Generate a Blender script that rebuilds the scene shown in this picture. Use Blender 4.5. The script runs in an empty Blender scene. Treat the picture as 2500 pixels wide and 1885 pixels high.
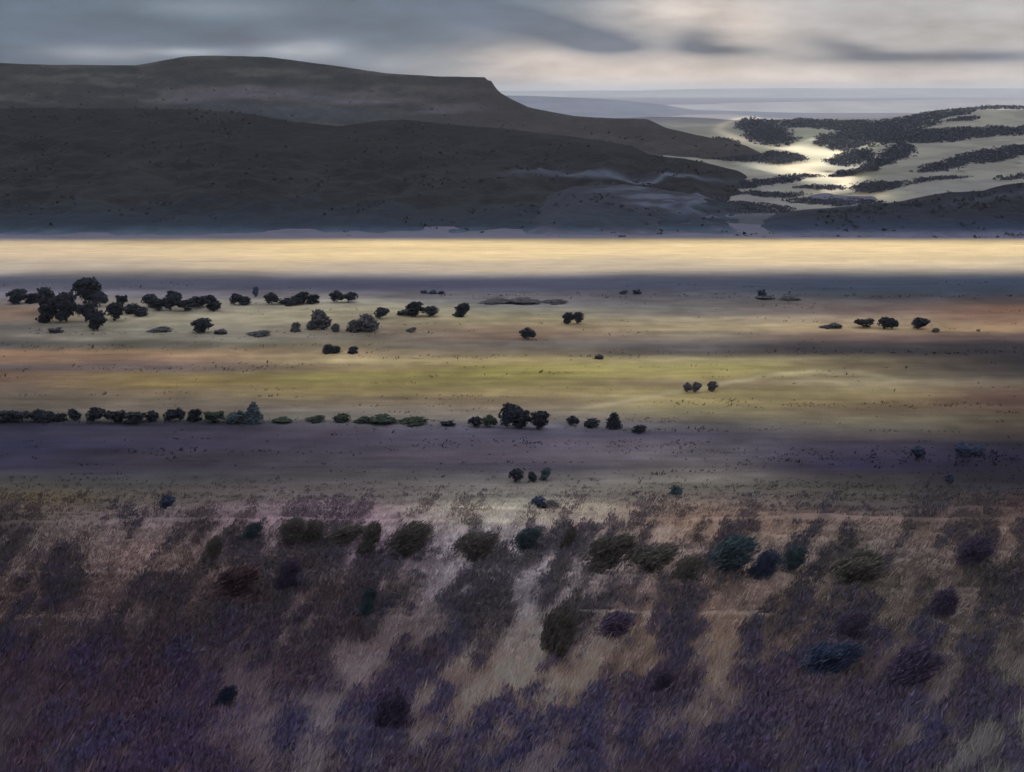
import bpy, math, random
import numpy as np
from mathutils import Vector
R = math.radians
sc = bpy.context.scene
COL = sc.collection
rng = np.random.default_rng(7)

# ------------------------------------------------------------------ camera
H = 150.0                       # eye height above the plain
FPX = 2990.0                    # focal length in photo pixels (photo is 2500 x 1885)
PITCH = math.atan((942.5 - 218) / FPX)
cam = bpy.data.cameras.new('camera'); camo = bpy.data.objects.new('camera', cam); COL.objects.link(camo)
camo.location = (0, 0, H); camo.rotation_euler = (math.pi / 2 - PITCH, 0, 0)
cam.sensor_width = 36; cam.lens = 36 * FPX / 2500; cam.clip_start = .5; cam.clip_end = 150000
sc.camera = camo
sc.view_settings.view_transform = 'Standard'; sc.view_settings.look = 'None'
sc.view_settings.gamma = 1; sc.view_settings.use_curve_mapping = False
EXPOSURE = 0.0
sc.view_settings.exposure = EXPOSURE
sc.cycles.max_bounces = 8; sc.cycles.transparent_max_bounces = 8; sc.cycles.volume_bounces = 1
sc.cycles.use_denoising = True

SUN_EL, SUN_AZ = 40.0, 22.0     # azimuth from the view axis towards the east
def aim(o, d):
    o.rotation_euler = Vector(d).to_track_quat('-Z', 'Y').to_euler()
sd = np.array([math.sin(R(SUN_AZ)) * math.cos(R(SUN_EL)), math.cos(R(SUN_AZ)) * math.cos(R(SUN_EL)), math.sin(R(SUN_EL))])
sun = bpy.data.lights.new('sun', 'SUN'); suno = bpy.data.objects.new('sun', sun); COL.objects.link(suno)
sun.energy = 4.6; sun.angle = R(2.0); sun.color = (1, .93, .80); aim(suno, -sd)

def ray(x, y):
    dx = (np.asarray(x, float) - 1250) / FPX; dy = (942.5 - np.asarray(y, float)) / FPX
    cp, sp = math.cos(PITCH), math.sin(PITCH)
    return dx, cp + dy * sp, -sp + dy * cp
def project(X, Y, Z):
    cp, sp = math.cos(PITCH), math.sin(PITCH)
    dz = Z - H
    d = Y * cp - dz * sp; v = Y * sp + dz * cp
    return 1250 + FPX * X / d, 942.5 - FPX * v / d

# ------------------------------------------------------------------ sky
world = bpy.data.worlds.new('World'); sc.world = world; world.use_nodes = True
nt = world.node_tree; nt.nodes.clear()
def N(t, **k):
    n = nt.nodes.new(t)
    for a, b in k.items(): setattr(n, a, b)
    return n
def put(sock, v):
    if hasattr(v, 'is_linked') or isinstance(v, bpy.types.NodeSocket): nt.links.new(v, sock)
    else: sock.default_value = v
def M(op, a, b=None, c=None, clamp=False):
    n = N('ShaderNodeMath', operation=op, use_clamp=clamp)
    put(n.inputs[0], a)
    if b is not None: put(n.inputs[1], b)
    if c is not None: put(n.inputs[2], c)
    return n.outputs[0]
def MIX(f, a, b):
    n = N('ShaderNodeMix', data_type='RGBA'); put(n.inputs[0], f)
    put(n.inputs[6], a if not isinstance(a, tuple) else (*a, 1)); put(n.inputs[7], b if not isinstance(b, tuple) else (*b, 1))
    return n.outputs[2]
def lin(c):
    c = np.asarray(c, float) / 255
    return np.where(c <= .04045, c / 12.92, ((c + .055) / 1.055) ** 2.4)
def L3(*c): return tuple(float(v) for v in lin(c))
tc = N('ShaderNodeTexCoord'); sep = N('ShaderNodeSeparateXYZ'); nt.links.new(tc.outputs['Generated'], sep.inputs[0])
el0 = M('ARCSINE', sep.outputs[2]); az0 = M('ARCTAN2', sep.outputs[0], sep.outputs[1])
def noise(vec, scale, detail=4, rough=.55):
    n = N('ShaderNodeTexNoise'); n.inputs['Scale'].default_value = scale; n.inputs['Detail'].default_value = detail; n.inputs['Roughness'].default_value = rough
    nt.links.new(vec, n.inputs['Vector']); return n.outputs[0]
# stretched cloud coordinates: wide in azimuth, thin in elevation
def ccoord(sx, sy, off):
    c = N('ShaderNodeCombineXYZ'); put(c.inputs[0], M('MULTIPLY', az0, sx)); put(c.inputs[1], M('MULTIPLY', el0, sy)); put(c.inputs[2], off); return c.outputs[0]
n1 = noise(ccoord(9, 34, 1.3), 1, 5); n2 = noise(ccoord(5, 16, 7.7), 1, 4); n3 = noise(ccoord(26, 90, 3.1), 1, 4)
n4 = noise(ccoord(1.2, 3.0, 11.0), 1, 5)
az = M('ADD', az0, M('MULTIPLY', M('SUBTRACT', n1, .5), .035))
el = M('ADD', el0, M('MULTIPLY', M('SUBTRACT', n2, .5), .007))
def azel(x, y):
    a, b, c = ray(x, y); l = math.sqrt(a * a + b * b + c * c); return math.atan2(a, b), math.asin(c / l)
def G(x, y, sx, sy, slope, amp):            # one soft cloud streak; sizes in photo pixels
    a0, e0 = azel(x, y)
    da = M('SUBTRACT', az, a0); de = M('SUBTRACT', M('SUBTRACT', el, e0), M('MULTIPLY', da, -slope))
    q = M('ADD', M('POWER', M('ABSOLUTE', M('DIVIDE', da, sx / FPX)), 2), M('POWER', M('ABSOLUTE', M('DIVIDE', de, sy / FPX)), 2))
    return M('MULTIPLY', M('EXPONENT', M('MULTIPLY', q, -1)), amp)
def addall(l):
    s = l[0]
    for v in l[1:]: s = M('ADD', s, v)
    return s
grad = N('ShaderNodeMapRange', interpolation_type='SMOOTHSTEP'); put(grad.inputs[0], M('SUBTRACT', az, M('MULTIPLY', M('SUBTRACT', el, .02), 2.0)))
grad.inputs[1].default_value = -.13; grad.inputs[2].default_value = .10
left = L3(95, 111, 132); right = L3(180, 177, 180)
base = MIX(grad.outputs[0], left, right)
# pinkish light along the horizon in front
gl = addall([G(1500, 175, 330, 34, 0, .9), G(2000, 190, 420, 26, 0, .6), G(1640, 22, 110, 36, 0, .8), G(1800, 50, 120, 60, 0, .8), G(1300, 140, 150, 28, 0, .6)])
base = MIX(M('MINIMUM', gl, .95), base, L3(236, 222, 215))
br = addall([G(745, 120, 100, 24, 0, 1.0), G(470, 128, 90, 9, 0, .7), G(250, 134, 130, 16, 0, .5), G(1010, 155, 150, 28, 0, .5), G(560, 20, 200, 20, 0, .25)])
base = MIX(M('MINIMUM', br, .85), base, L3(184, 189, 200))
dk = addall([G(1240, 40, 150, 30, .16, 1.1), G(1380, 82, 120, 30, .25, 1.0), G(1490, 98, 80, 26, .05, .9), G(1560, 112, 50, 14, 0, .5), G(1695, 96, 60, 28, 0, .8), G(1740, 122, 90, 14, .05, .5), G(1790, 124, 110, 12, 0, .45),
             G(2060, 116, 90, 18, .18, .75), G(2420, 138, 240, 15, 0, .85), G(2120, 140, 160, 12, 0, .5), G(620, 92, 190, 22, 0, .8), G(930, 50, 260, 45, .1, .6), G(180, 70, 220, 34, 0, .5), G(1180, 20, 130, 24, .2, .9)])
dk = M('MULTIPLY', dk, M('ADD', M('MULTIPLY', n3, .8), .6))
base = MIX(M('MINIMUM', dk, .95), base, L3(92, 104, 127))
var = M('ADD', M('MULTIPLY', M('SUBTRACT', n1, .5), 1.1), M('MULTIPLY', M('SUBTRACT', n3, .5), .38))
vs = N('ShaderNodeVectorMath', operation='SCALE'); nt.links.new(base, vs.inputs[0]); put(vs.inputs['Scale'], M('ADD', var, .97))
# upwards: the same grey cloud, broken
up = N('ShaderNodeMapRange', interpolation_type='SMOOTHSTEP'); put(up.inputs[0], el0); up.inputs[1].default_value = .10; up.inputs[2].default_value = .5
hi = MIX(n4, L3(105, 115, 132), L3(196, 196, 202))
cl = MIX(up.outputs[0], vs.outputs[0], hi)
sky = N('ShaderNodeTexSky', sky_type='NISHITA'); sky.sun_disc = False; sky.sun_elevation = R(SUN_EL); sky.sun_rotation = R(SUN_AZ)
sk = N('ShaderNodeVectorMath', operation='SCALE'); nt.links.new(sky.outputs[0], sk.inputs[0]); sk.inputs['Scale'].default_value = .06
fin = MIX(.88, sk.outputs[0], cl)
bg = N('ShaderNodeBackground'); bg.inputs[1].default_value = 1.0; nt.links.new(fin, bg.inputs[0])
wo = N('ShaderNodeOutputWorld'); nt.links.new(bg.outputs[0], wo.inputs[0])

# ------------------------------------------------------------------ helpers
SKYLIGHT = 0.62      # radiance of a white surface in the cloud shade: turns the colours read off the photograph into albedo
def alb(c, k=SKYLIGHT): return np.clip(lin(c) / k, .004, .85)

_rt = np.random.default_rng(3).random((64, 256, 256))
def vnoise(x, y, seed=0):
    t = _rt[seed % 64]; xi = np.floor(x).astype(int); yi = np.floor(y).astype(int); fx = x - xi; fy = y - yi
    fx = fx * fx * (3 - 2 * fx); fy = fy * fy * (3 - 2 * fy)
    a = t[xi & 255, yi & 255]; b = t[(xi + 1) & 255, yi & 255]; c = t[xi & 255, (yi + 1) & 255]; d = t[(xi + 1) & 255, (yi + 1) & 255]
    return (a * (1 - fx) + b * fx) * (1 - fy) + (c * (1 - fx) + d * fx) * fy
def fbm(x, y, o=4, seed=0):
    s = 0; a = .5; n = 0
    for i in range(o):
        s = s + a * vnoise(x * 2 ** i + 17.3 * i, y * 2 ** i + 9.1 * i, seed + i); n += a; a *= .5
    return s / n
def mixc(c, t, w): w = w[..., None]; return c * (1 - w) + np.array(t, float) * w
def sstep(a, b, x):
    t = np.clip((np.asarray(x, float) - a) / (b - a), 0, 1); return t * t * (3 - 2 * t)

def mesh(name, V, F, mat, colors=None, smooth=False, k=3, parent=None):
    V = np.asarray(V, np.float32).reshape(-1, 3); F = np.asarray(F, np.int32).reshape(-1, k)
    me = bpy.data.meshes.new(name)
    me.vertices.add(len(V)); me.vertices.foreach_set('co', V.ravel())
    me.loops.add(F.size); me.loops.foreach_set('vertex_index', F.ravel())
    me.polygons.add(len(F)); me.polygons.foreach_set('loop_start', np.arange(0, F.size, k, dtype=np.int32))
    me.update(calc_edges=True)
    if colors is not None:
        ca = me.color_attributes.new('land_tone', 'FLOAT_COLOR', 'POINT')
        c4 = np.ones((len(V), 4), np.float32); c4[:, :3] = colors; ca.data.foreach_set('color', c4.ravel())
    me.polygons.foreach_set('use_smooth', np.full(len(F), smooth))
    me.materials.append(mat)
    o = bpy.data.objects.new(name, me); COL.objects.link(o)
    if parent is not None: o.parent = parent
    return o
def grid_faces(nr, nc):
    i = np.arange(nr - 1)[:, None] * nc + np.arange(nc - 1)[None, :]
    return np.stack([i, i + 1, i + nc + 1, i + nc], -1).reshape(-1, 4)

def material(name, color=None, attr=False, rough=.95, fine=(), bump=None, rand=0.0, trans=0.0):
    """fine: list of (scale xyz, noise scale, strength) multiplicative grain in world space"""
    m = bpy.data.materials.new(name); m.use_nodes = True; t = m.node_tree; p = t.nodes['Principled BSDF']
    p.inputs['Roughness'].default_value = rough; p.inputs['Specular IOR Level'].default_value = .15
    if attr:
        a = t.nodes.new('ShaderNodeAttribute'); a.attribute_name = 'land_tone'; out = a.outputs['Color']
    else:
        r = t.nodes.new('ShaderNodeRGB'); r.outputs[0].default_value = (*color, 1); out = r.outputs[0]
    g = t.nodes.new('ShaderNodeNewGeometry') if True else None
    for sc3, s, st in fine:
        mp = t.nodes.new('ShaderNodeMapping'); mp.inputs['Scale'].default_value = sc3; t.links.new(g.outputs['Position'], mp.inputs[0])
        n = t.nodes.new('ShaderNodeTexNoise'); n.inputs['Scale'].default_value = s; n.inputs['Detail'].default_value = 5; n.inputs['Roughness'].default_value = .6
        t.links.new(mp.outputs[0], n.inputs['Vector'])
        mr = t.nodes.new('ShaderNodeMapRange'); mr.inputs[1].default_value = .3; mr.inputs[2].default_value = .7
        mr.inputs[3].default_value = 1 - st; mr.inputs[4].default_value = 1 + st; t.links.new(n.outputs[0], mr.inputs[0])
        v = t.nodes.new('ShaderNodeVectorMath'); v.operation = 'SCALE'; t.links.new(out, v.inputs[0]); t.links.new(mr.outputs[0], v.inputs['Scale']); out = v.outputs[0]
    if rand:
        oi = t.nodes.new('ShaderNodeObjectInfo'); mr = t.nodes.new('ShaderNodeMapRange'); mr.inputs[3].default_value = 1 - rand; mr.inputs[4].default_value = 1 + rand
        t.links.new(oi.outputs['Random'], mr.inputs[0]); v = t.nodes.new('ShaderNodeVectorMath'); v.operation = 'SCALE'; t.links.new(out, v.inputs[0]); t.links.new(mr.outputs[0], v.inputs['Scale']); out = v.outputs[0]
    t.links.new(out, p.inputs['Base Color'])
    if bump:
        n = t.nodes.new('ShaderNodeTexNoise'); n.inputs['Scale'].default_value = bump[0]; n.inputs['Detail'].default_value = 6; t.links.new(g.outputs['Position'], n.inputs['Vector'])
        b = t.nodes.new('ShaderNodeBump'); b.inputs['Strength'].default_value = bump[1]; b.inputs['Distance'].default_value = bump[2]
        t.links.new(n.outputs[0], b.inputs['Height']); t.links.new(b.outputs[0], p.inputs['Normal'])
    return m
def struct(o): o['kind'] = 'structure'; return o
def stuff(o, label, cat): o['kind'] = 'stuff'; o['label'] = label; o['category'] = cat; return o

# ------------------------------------------------------------------ ground: one sheet, hillside in front, plain beyond
def gz(X, Y):
    X = np.asarray(X, float); Y = np.asarray(Y, float)
    Yp = np.maximum(Y, 0)
    slope = H - (.3 * Yp + 15 * (1 - np.exp(-Yp / 18)) + 2 * np.exp(-Yp / 18)) - np.minimum(Y, 0) * .3
    slope = slope + (fbm(X / 55, Y / 55, 3, 5) - .5) * 7 * sstep(20, 90, Y) * sstep(470, 330, Y) + (fbm(X / 9, Y / 9, 3, 9) - .5) * 1.3
    plain = (fbm(X / 160, Y / 90, 3, 12) - .5) * 1.0
    k = 6.0; d = np.clip(.5 + .5 * (slope - plain) / k, 0, 1)
    return plain * (1 - d) + slope * d + k * d * (1 - d)
def ground_at(x, y):
    a, b, c = ray(x, y); t0, t1 = 5 / b, 4000 / b
    ts = np.geomspace(t0, t1, 900); f = H + ts * c - gz(ts * a, ts * b)
    i = int(np.argmax(f < 0)); lo, hi_ = ts[max(i - 1, 0)], ts[i]
    for _ in range(30):
        m = .5 * (lo + hi_)
        if H + m * c - float(gz(m * a, m * b)) < 0: hi_ = m
        else: lo = m
    m = .5 * (lo + hi_); return float(m * a), float(m * b), float(H + m * c)

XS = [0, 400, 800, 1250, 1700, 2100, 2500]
PAL = [  # land colours with shadow bands painted in, mainly down the right side
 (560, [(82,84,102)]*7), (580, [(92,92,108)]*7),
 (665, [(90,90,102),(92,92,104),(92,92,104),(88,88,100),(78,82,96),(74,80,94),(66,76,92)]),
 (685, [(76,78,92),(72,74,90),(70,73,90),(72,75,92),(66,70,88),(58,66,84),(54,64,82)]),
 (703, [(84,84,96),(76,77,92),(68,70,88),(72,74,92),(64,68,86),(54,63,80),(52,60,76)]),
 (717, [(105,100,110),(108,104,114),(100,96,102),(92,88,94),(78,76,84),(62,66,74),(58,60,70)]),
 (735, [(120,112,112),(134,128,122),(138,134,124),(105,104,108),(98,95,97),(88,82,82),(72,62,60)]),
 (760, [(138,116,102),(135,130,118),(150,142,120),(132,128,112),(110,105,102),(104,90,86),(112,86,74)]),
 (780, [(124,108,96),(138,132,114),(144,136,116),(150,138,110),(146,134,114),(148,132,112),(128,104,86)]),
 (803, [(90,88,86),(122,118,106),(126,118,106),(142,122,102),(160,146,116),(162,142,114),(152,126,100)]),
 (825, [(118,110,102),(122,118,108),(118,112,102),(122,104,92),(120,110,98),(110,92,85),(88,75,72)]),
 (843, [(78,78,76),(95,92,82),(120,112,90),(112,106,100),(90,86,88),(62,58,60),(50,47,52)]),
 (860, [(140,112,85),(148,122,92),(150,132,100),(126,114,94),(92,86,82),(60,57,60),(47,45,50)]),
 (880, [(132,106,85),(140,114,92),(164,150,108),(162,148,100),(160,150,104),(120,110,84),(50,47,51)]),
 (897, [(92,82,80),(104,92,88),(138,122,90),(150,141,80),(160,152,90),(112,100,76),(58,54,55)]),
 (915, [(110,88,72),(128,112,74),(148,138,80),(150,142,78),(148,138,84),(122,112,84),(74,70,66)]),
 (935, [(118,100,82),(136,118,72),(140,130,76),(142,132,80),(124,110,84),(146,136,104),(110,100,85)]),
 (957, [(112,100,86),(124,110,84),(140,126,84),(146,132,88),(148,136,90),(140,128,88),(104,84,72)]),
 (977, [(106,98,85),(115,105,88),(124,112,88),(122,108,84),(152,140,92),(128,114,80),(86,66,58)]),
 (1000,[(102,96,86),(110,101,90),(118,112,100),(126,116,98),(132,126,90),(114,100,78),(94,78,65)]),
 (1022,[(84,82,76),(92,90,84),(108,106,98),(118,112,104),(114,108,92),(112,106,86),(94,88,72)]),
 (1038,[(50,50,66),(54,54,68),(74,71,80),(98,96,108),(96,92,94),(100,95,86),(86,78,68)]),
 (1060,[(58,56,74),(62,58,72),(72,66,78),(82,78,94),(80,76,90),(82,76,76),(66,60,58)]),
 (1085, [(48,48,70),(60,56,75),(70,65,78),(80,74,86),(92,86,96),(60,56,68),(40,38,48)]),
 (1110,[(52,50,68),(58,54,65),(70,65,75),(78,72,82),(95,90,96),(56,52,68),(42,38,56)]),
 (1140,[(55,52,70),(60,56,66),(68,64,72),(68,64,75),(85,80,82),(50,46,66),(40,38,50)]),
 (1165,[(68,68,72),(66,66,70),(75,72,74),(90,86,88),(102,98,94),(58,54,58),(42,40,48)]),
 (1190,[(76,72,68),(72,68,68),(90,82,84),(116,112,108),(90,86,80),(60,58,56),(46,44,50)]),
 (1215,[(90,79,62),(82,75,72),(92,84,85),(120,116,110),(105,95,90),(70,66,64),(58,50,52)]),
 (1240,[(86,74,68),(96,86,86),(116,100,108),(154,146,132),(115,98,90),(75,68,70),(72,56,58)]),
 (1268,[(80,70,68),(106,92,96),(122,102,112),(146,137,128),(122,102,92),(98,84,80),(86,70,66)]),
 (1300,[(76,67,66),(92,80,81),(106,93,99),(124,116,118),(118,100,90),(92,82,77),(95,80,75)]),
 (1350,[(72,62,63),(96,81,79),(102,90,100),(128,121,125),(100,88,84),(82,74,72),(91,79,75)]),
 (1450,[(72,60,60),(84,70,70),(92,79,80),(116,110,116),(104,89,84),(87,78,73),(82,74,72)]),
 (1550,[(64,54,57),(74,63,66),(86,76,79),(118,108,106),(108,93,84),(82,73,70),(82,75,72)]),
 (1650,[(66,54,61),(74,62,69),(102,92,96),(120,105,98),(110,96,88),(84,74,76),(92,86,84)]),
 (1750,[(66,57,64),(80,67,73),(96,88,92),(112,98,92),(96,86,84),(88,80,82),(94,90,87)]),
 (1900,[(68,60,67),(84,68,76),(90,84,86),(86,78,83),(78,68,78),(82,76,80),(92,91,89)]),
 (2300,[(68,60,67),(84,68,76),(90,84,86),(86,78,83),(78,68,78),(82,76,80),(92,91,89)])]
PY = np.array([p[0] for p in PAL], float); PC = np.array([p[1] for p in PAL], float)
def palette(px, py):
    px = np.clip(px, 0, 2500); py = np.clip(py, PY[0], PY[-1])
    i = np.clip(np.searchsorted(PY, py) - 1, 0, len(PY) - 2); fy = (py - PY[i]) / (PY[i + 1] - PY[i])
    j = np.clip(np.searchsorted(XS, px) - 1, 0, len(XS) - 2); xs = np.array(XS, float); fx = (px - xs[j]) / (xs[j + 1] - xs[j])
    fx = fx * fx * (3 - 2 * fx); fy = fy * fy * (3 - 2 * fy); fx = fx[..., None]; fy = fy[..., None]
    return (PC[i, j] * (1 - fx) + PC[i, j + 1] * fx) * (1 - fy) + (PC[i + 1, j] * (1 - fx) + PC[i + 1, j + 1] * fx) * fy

def streak(px, py):      # slanting drifts of heather and pale grass on the hillside
    u = px + (py - 1250) * .85
    w = fbm(px / 90, py / 70, 3, 20)
    al = px * .52 - py * .85; ac = px * .85 + py * .52
    return .62 * fbm(ac / 31 + w * 1.3, al / 88 + w * .7, 4, 30) + .38 * fbm(ac / 95, al / 190, 3, 37)

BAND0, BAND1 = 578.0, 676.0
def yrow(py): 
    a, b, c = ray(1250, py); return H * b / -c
YB0, YB1 = yrow(BAND0), yrow(BAND1)       # far and near edge of the pale stubble fields, with sunlight painted into their colour
def land_tone(X, Y, Z):
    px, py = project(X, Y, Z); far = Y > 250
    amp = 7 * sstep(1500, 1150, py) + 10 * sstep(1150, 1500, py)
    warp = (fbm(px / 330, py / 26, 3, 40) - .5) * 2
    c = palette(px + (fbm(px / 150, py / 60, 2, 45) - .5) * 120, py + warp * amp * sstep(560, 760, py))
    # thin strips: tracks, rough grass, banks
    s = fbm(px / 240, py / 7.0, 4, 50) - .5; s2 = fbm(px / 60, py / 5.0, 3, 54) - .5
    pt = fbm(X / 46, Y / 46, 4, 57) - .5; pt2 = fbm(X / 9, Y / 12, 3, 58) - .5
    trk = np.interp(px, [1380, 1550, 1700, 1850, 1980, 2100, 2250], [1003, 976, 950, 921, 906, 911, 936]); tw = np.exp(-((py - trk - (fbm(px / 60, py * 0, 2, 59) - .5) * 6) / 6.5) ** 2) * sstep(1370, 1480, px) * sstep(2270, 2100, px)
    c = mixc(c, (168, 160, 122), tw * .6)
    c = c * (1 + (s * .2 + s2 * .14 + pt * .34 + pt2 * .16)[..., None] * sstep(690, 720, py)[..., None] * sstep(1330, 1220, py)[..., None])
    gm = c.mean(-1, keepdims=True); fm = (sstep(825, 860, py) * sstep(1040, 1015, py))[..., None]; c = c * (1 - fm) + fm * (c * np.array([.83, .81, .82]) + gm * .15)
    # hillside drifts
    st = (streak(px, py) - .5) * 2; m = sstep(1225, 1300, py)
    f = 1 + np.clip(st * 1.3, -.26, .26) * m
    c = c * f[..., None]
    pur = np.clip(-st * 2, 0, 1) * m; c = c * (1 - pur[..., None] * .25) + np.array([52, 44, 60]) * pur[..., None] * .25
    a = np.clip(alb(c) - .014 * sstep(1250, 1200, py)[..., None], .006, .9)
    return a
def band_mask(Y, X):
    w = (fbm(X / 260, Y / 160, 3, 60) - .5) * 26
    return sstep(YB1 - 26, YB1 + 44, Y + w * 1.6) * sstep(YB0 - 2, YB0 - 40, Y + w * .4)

ys = np.concatenate([np.linspace(2250, 1900, 20, endpoint=False), np.linspace(1900, 560, 620)])
# distance of each row measured down the middle of the picture
Yc = np.geomspace(2, 3000, 6000); Pz = project(np.zeros_like(Yc), Yc, gz(np.zeros_like(Yc), Yc))[1]
Pm = np.minimum.accumulate(Pz)
rows = np.interp(-ys, -Pm, Yc)
rows = np.concatenate([[-400, -200, -80, -30, -8, 1, 5], rows[rows > 8], [1650, 2000, 2600, 3500, 5000, 8000, 13000, 20000, 30000, 42000]])
rows = np.unique(rows)
nc = 430; tx = np.linspace(-1, 1, nc); tx = .52 * tx + .10 * tx ** 5 + .9 * tx ** 31
Yg = rows[:, None] * np.ones(nc); depth = np.maximum(Yg, 0) + 60
Xg = tx[None, :] * depth
Zg = gz(Xg, Yg); Zg = Zg * sstep(3000, 1800, Yg)
lc = land_tone(Xg, np.maximum(Yg, 4), Zg)
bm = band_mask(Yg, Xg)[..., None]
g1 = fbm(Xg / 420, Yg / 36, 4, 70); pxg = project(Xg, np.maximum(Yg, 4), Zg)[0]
sunlit_straw = np.array([.53, .41, .235]) * (.72 + .46 * g1[..., None])  # stubble colour, lifted so the strip looks more sunlit
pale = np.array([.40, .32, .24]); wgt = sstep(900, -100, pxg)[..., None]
near = sstep(YB1 + 190, YB1 + 10, Yg + (fbm(Xg / 120, Yg / 40, 3, 73) - .5) * 70)[..., None] * .85  # fades the painted sunlight to grey at the near edge
sunlit_straw = sunlit_straw * (1 - wgt * .8) + pale * wgt * .8; sunlit_straw = sunlit_straw * (1 - near) + np.array([.24, .215, .20]) * near
lc = lc * (1 - bm) + sunlit_straw * bm
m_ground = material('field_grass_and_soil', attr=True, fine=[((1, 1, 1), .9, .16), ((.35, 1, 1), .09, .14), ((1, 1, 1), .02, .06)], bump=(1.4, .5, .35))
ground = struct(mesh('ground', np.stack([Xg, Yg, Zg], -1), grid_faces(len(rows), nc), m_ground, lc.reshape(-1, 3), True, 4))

# ------------------------------------------------------------------ hills
def hill(name, crest, y_base, Yb, Yc_, mat, colf, amp=6.0, nx=360, ns=90, back=600, xr=(-1300, 3800), ease=1.0, seed=0, wob=1.5, gul=90., dim=1.0, tint=(.78, .97, 1.36)):
    x = np.linspace(xr[0], xr[1], nx); cx, cy = zip(*crest)
    yc = np.interp(x, cx, cy) + (fbm(x / 45, x * 0, 3, seed) - .5) * 2 * wob
    s = np.linspace(0, 1, ns)[:, None]
    yb = np.full(nx, y_base) if np.isscalar(y_base) else np.interp(x, *zip(*y_base))
    py = yb + (yc - yb) * s; px = np.broadcast_to(x, py.shape)
    Yb_ = Yb; Yd = Yb_ + (Yc_(x) if callable(Yc_) else Yc_ - Yb_) * s ** ease if not callable(Yc_) else Yb_ + (Yc_(x)[None, :] - Yb_) * s ** ease
    Yd = np.broadcast_to(Yd, py.shape).copy()
    a, b, c = ray(px, py); X = a / b * Yd; Z = H + c / b * Yd
    u = X / gul; v = Yd / (gul * 2.2)
    n = 1 - np.abs(fbm(u, v, 4, seed + 3) * 2 - 1); n2 = fbm(X / 28, Yd / 40, 4, seed + 7) - .5
    env = np.sin(np.pi * np.clip(s, 0, 1)) ** .8
    Z = Z + np.maximum(((n - .7) * amp + n2 * amp * .35) * env, -.5 * np.maximum(Z, 0))
    sb = np.linspace(0, 1, 8)[1:, None]                       # the far side falls away
    Zt = Z[-1]; Yt = Yd[-1]; Xt = X[-1]
    Ybk = Yt + back * sb; Xbk = Xt * (Ybk / Yt); Zbk = Zt - (Zt + 8) * sb ** 1.6
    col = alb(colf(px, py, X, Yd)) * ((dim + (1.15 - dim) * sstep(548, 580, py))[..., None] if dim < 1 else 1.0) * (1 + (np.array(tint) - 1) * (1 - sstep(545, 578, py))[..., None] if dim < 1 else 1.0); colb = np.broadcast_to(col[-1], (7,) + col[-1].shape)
    V = np.concatenate([np.stack([X, Yd, Z], -1), np.stack([Xbk, Ybk, Zbk], -1)]); C = np.concatenate([col, colb])
    o = struct(mesh(name, V, grid_faces(ns + 7, nx), mat, C.reshape(-1, 3), True, 4))
    return dict(px=px, py=py, X=X, Y=Yd, Z=Z, o=o)

m_moor = material('moor_vegetation', attr=True, fine=[((1, .6, 1), .05, .20), ((1, .8, 1), .25, .14)], bump=(.12, .6, 5))
m_far = material('distant_land', attr=True, fine=[((1, .5, 1), .004, .10)])
def blob(px, py, cx, cy, rx, ry, tilt=0):
    dx = px - cx; dy = (py - cy) - dx * tilt; return (dx / rx) ** 2 + (dy / ry) ** 2

def c_mesa(px, py, X, Y):
    c = np.zeros(px.shape + (3,)) + np.array([54, 55, 54.]); n = fbm(px / 160, py / 22, 4, 1)
    c = mixc(c, (76, 73, 71), sstep(.45, .65, n)); c = mixc(c, (40, 42, 46), sstep(.54, .40, fbm(px / 60, py / 13, 4, 19)) * .6); c = mixc(c, (58, 52, 56), sstep(900, 1200, px) * .6)
    for b_ in [(470, 240, 110, 16, -.04), (690, 222, 190, 11, .02), (640, 234, 130, 10, 0), (900, 250, 220, 12, .05), (1000, 275, 160, 12, 0)]:
        c = mixc(c, (98, 90, 100), np.exp(-blob(px, py, *b_)) * .75 * sstep(.25, .6, n))  # lit purple-grey sheen painted into the slope colour
    c = mixc(c, (66, 72, 84), np.exp(-blob(px, py, 720, 275, 260, 18, .06)) * .7)
    return c
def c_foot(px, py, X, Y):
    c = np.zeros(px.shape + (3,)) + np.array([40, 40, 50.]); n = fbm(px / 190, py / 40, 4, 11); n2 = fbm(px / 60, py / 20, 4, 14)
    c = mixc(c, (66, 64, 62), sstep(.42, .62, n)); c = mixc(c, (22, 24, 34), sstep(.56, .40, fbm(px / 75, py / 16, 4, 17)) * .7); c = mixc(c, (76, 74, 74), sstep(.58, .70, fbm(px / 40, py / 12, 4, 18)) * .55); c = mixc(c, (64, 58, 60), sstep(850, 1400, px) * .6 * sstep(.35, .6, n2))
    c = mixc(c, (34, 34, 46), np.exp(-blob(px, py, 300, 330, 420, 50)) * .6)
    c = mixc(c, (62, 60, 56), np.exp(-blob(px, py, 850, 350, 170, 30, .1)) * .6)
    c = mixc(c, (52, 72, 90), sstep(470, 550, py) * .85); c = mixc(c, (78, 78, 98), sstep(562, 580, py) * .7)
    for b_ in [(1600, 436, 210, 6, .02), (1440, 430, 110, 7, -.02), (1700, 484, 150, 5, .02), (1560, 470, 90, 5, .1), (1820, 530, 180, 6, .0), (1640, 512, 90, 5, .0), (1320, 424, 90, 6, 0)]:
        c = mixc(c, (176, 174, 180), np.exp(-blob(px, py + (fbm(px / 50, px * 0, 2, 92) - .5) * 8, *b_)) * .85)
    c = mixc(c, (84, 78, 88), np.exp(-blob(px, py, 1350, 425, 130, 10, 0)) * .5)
    return c
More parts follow.
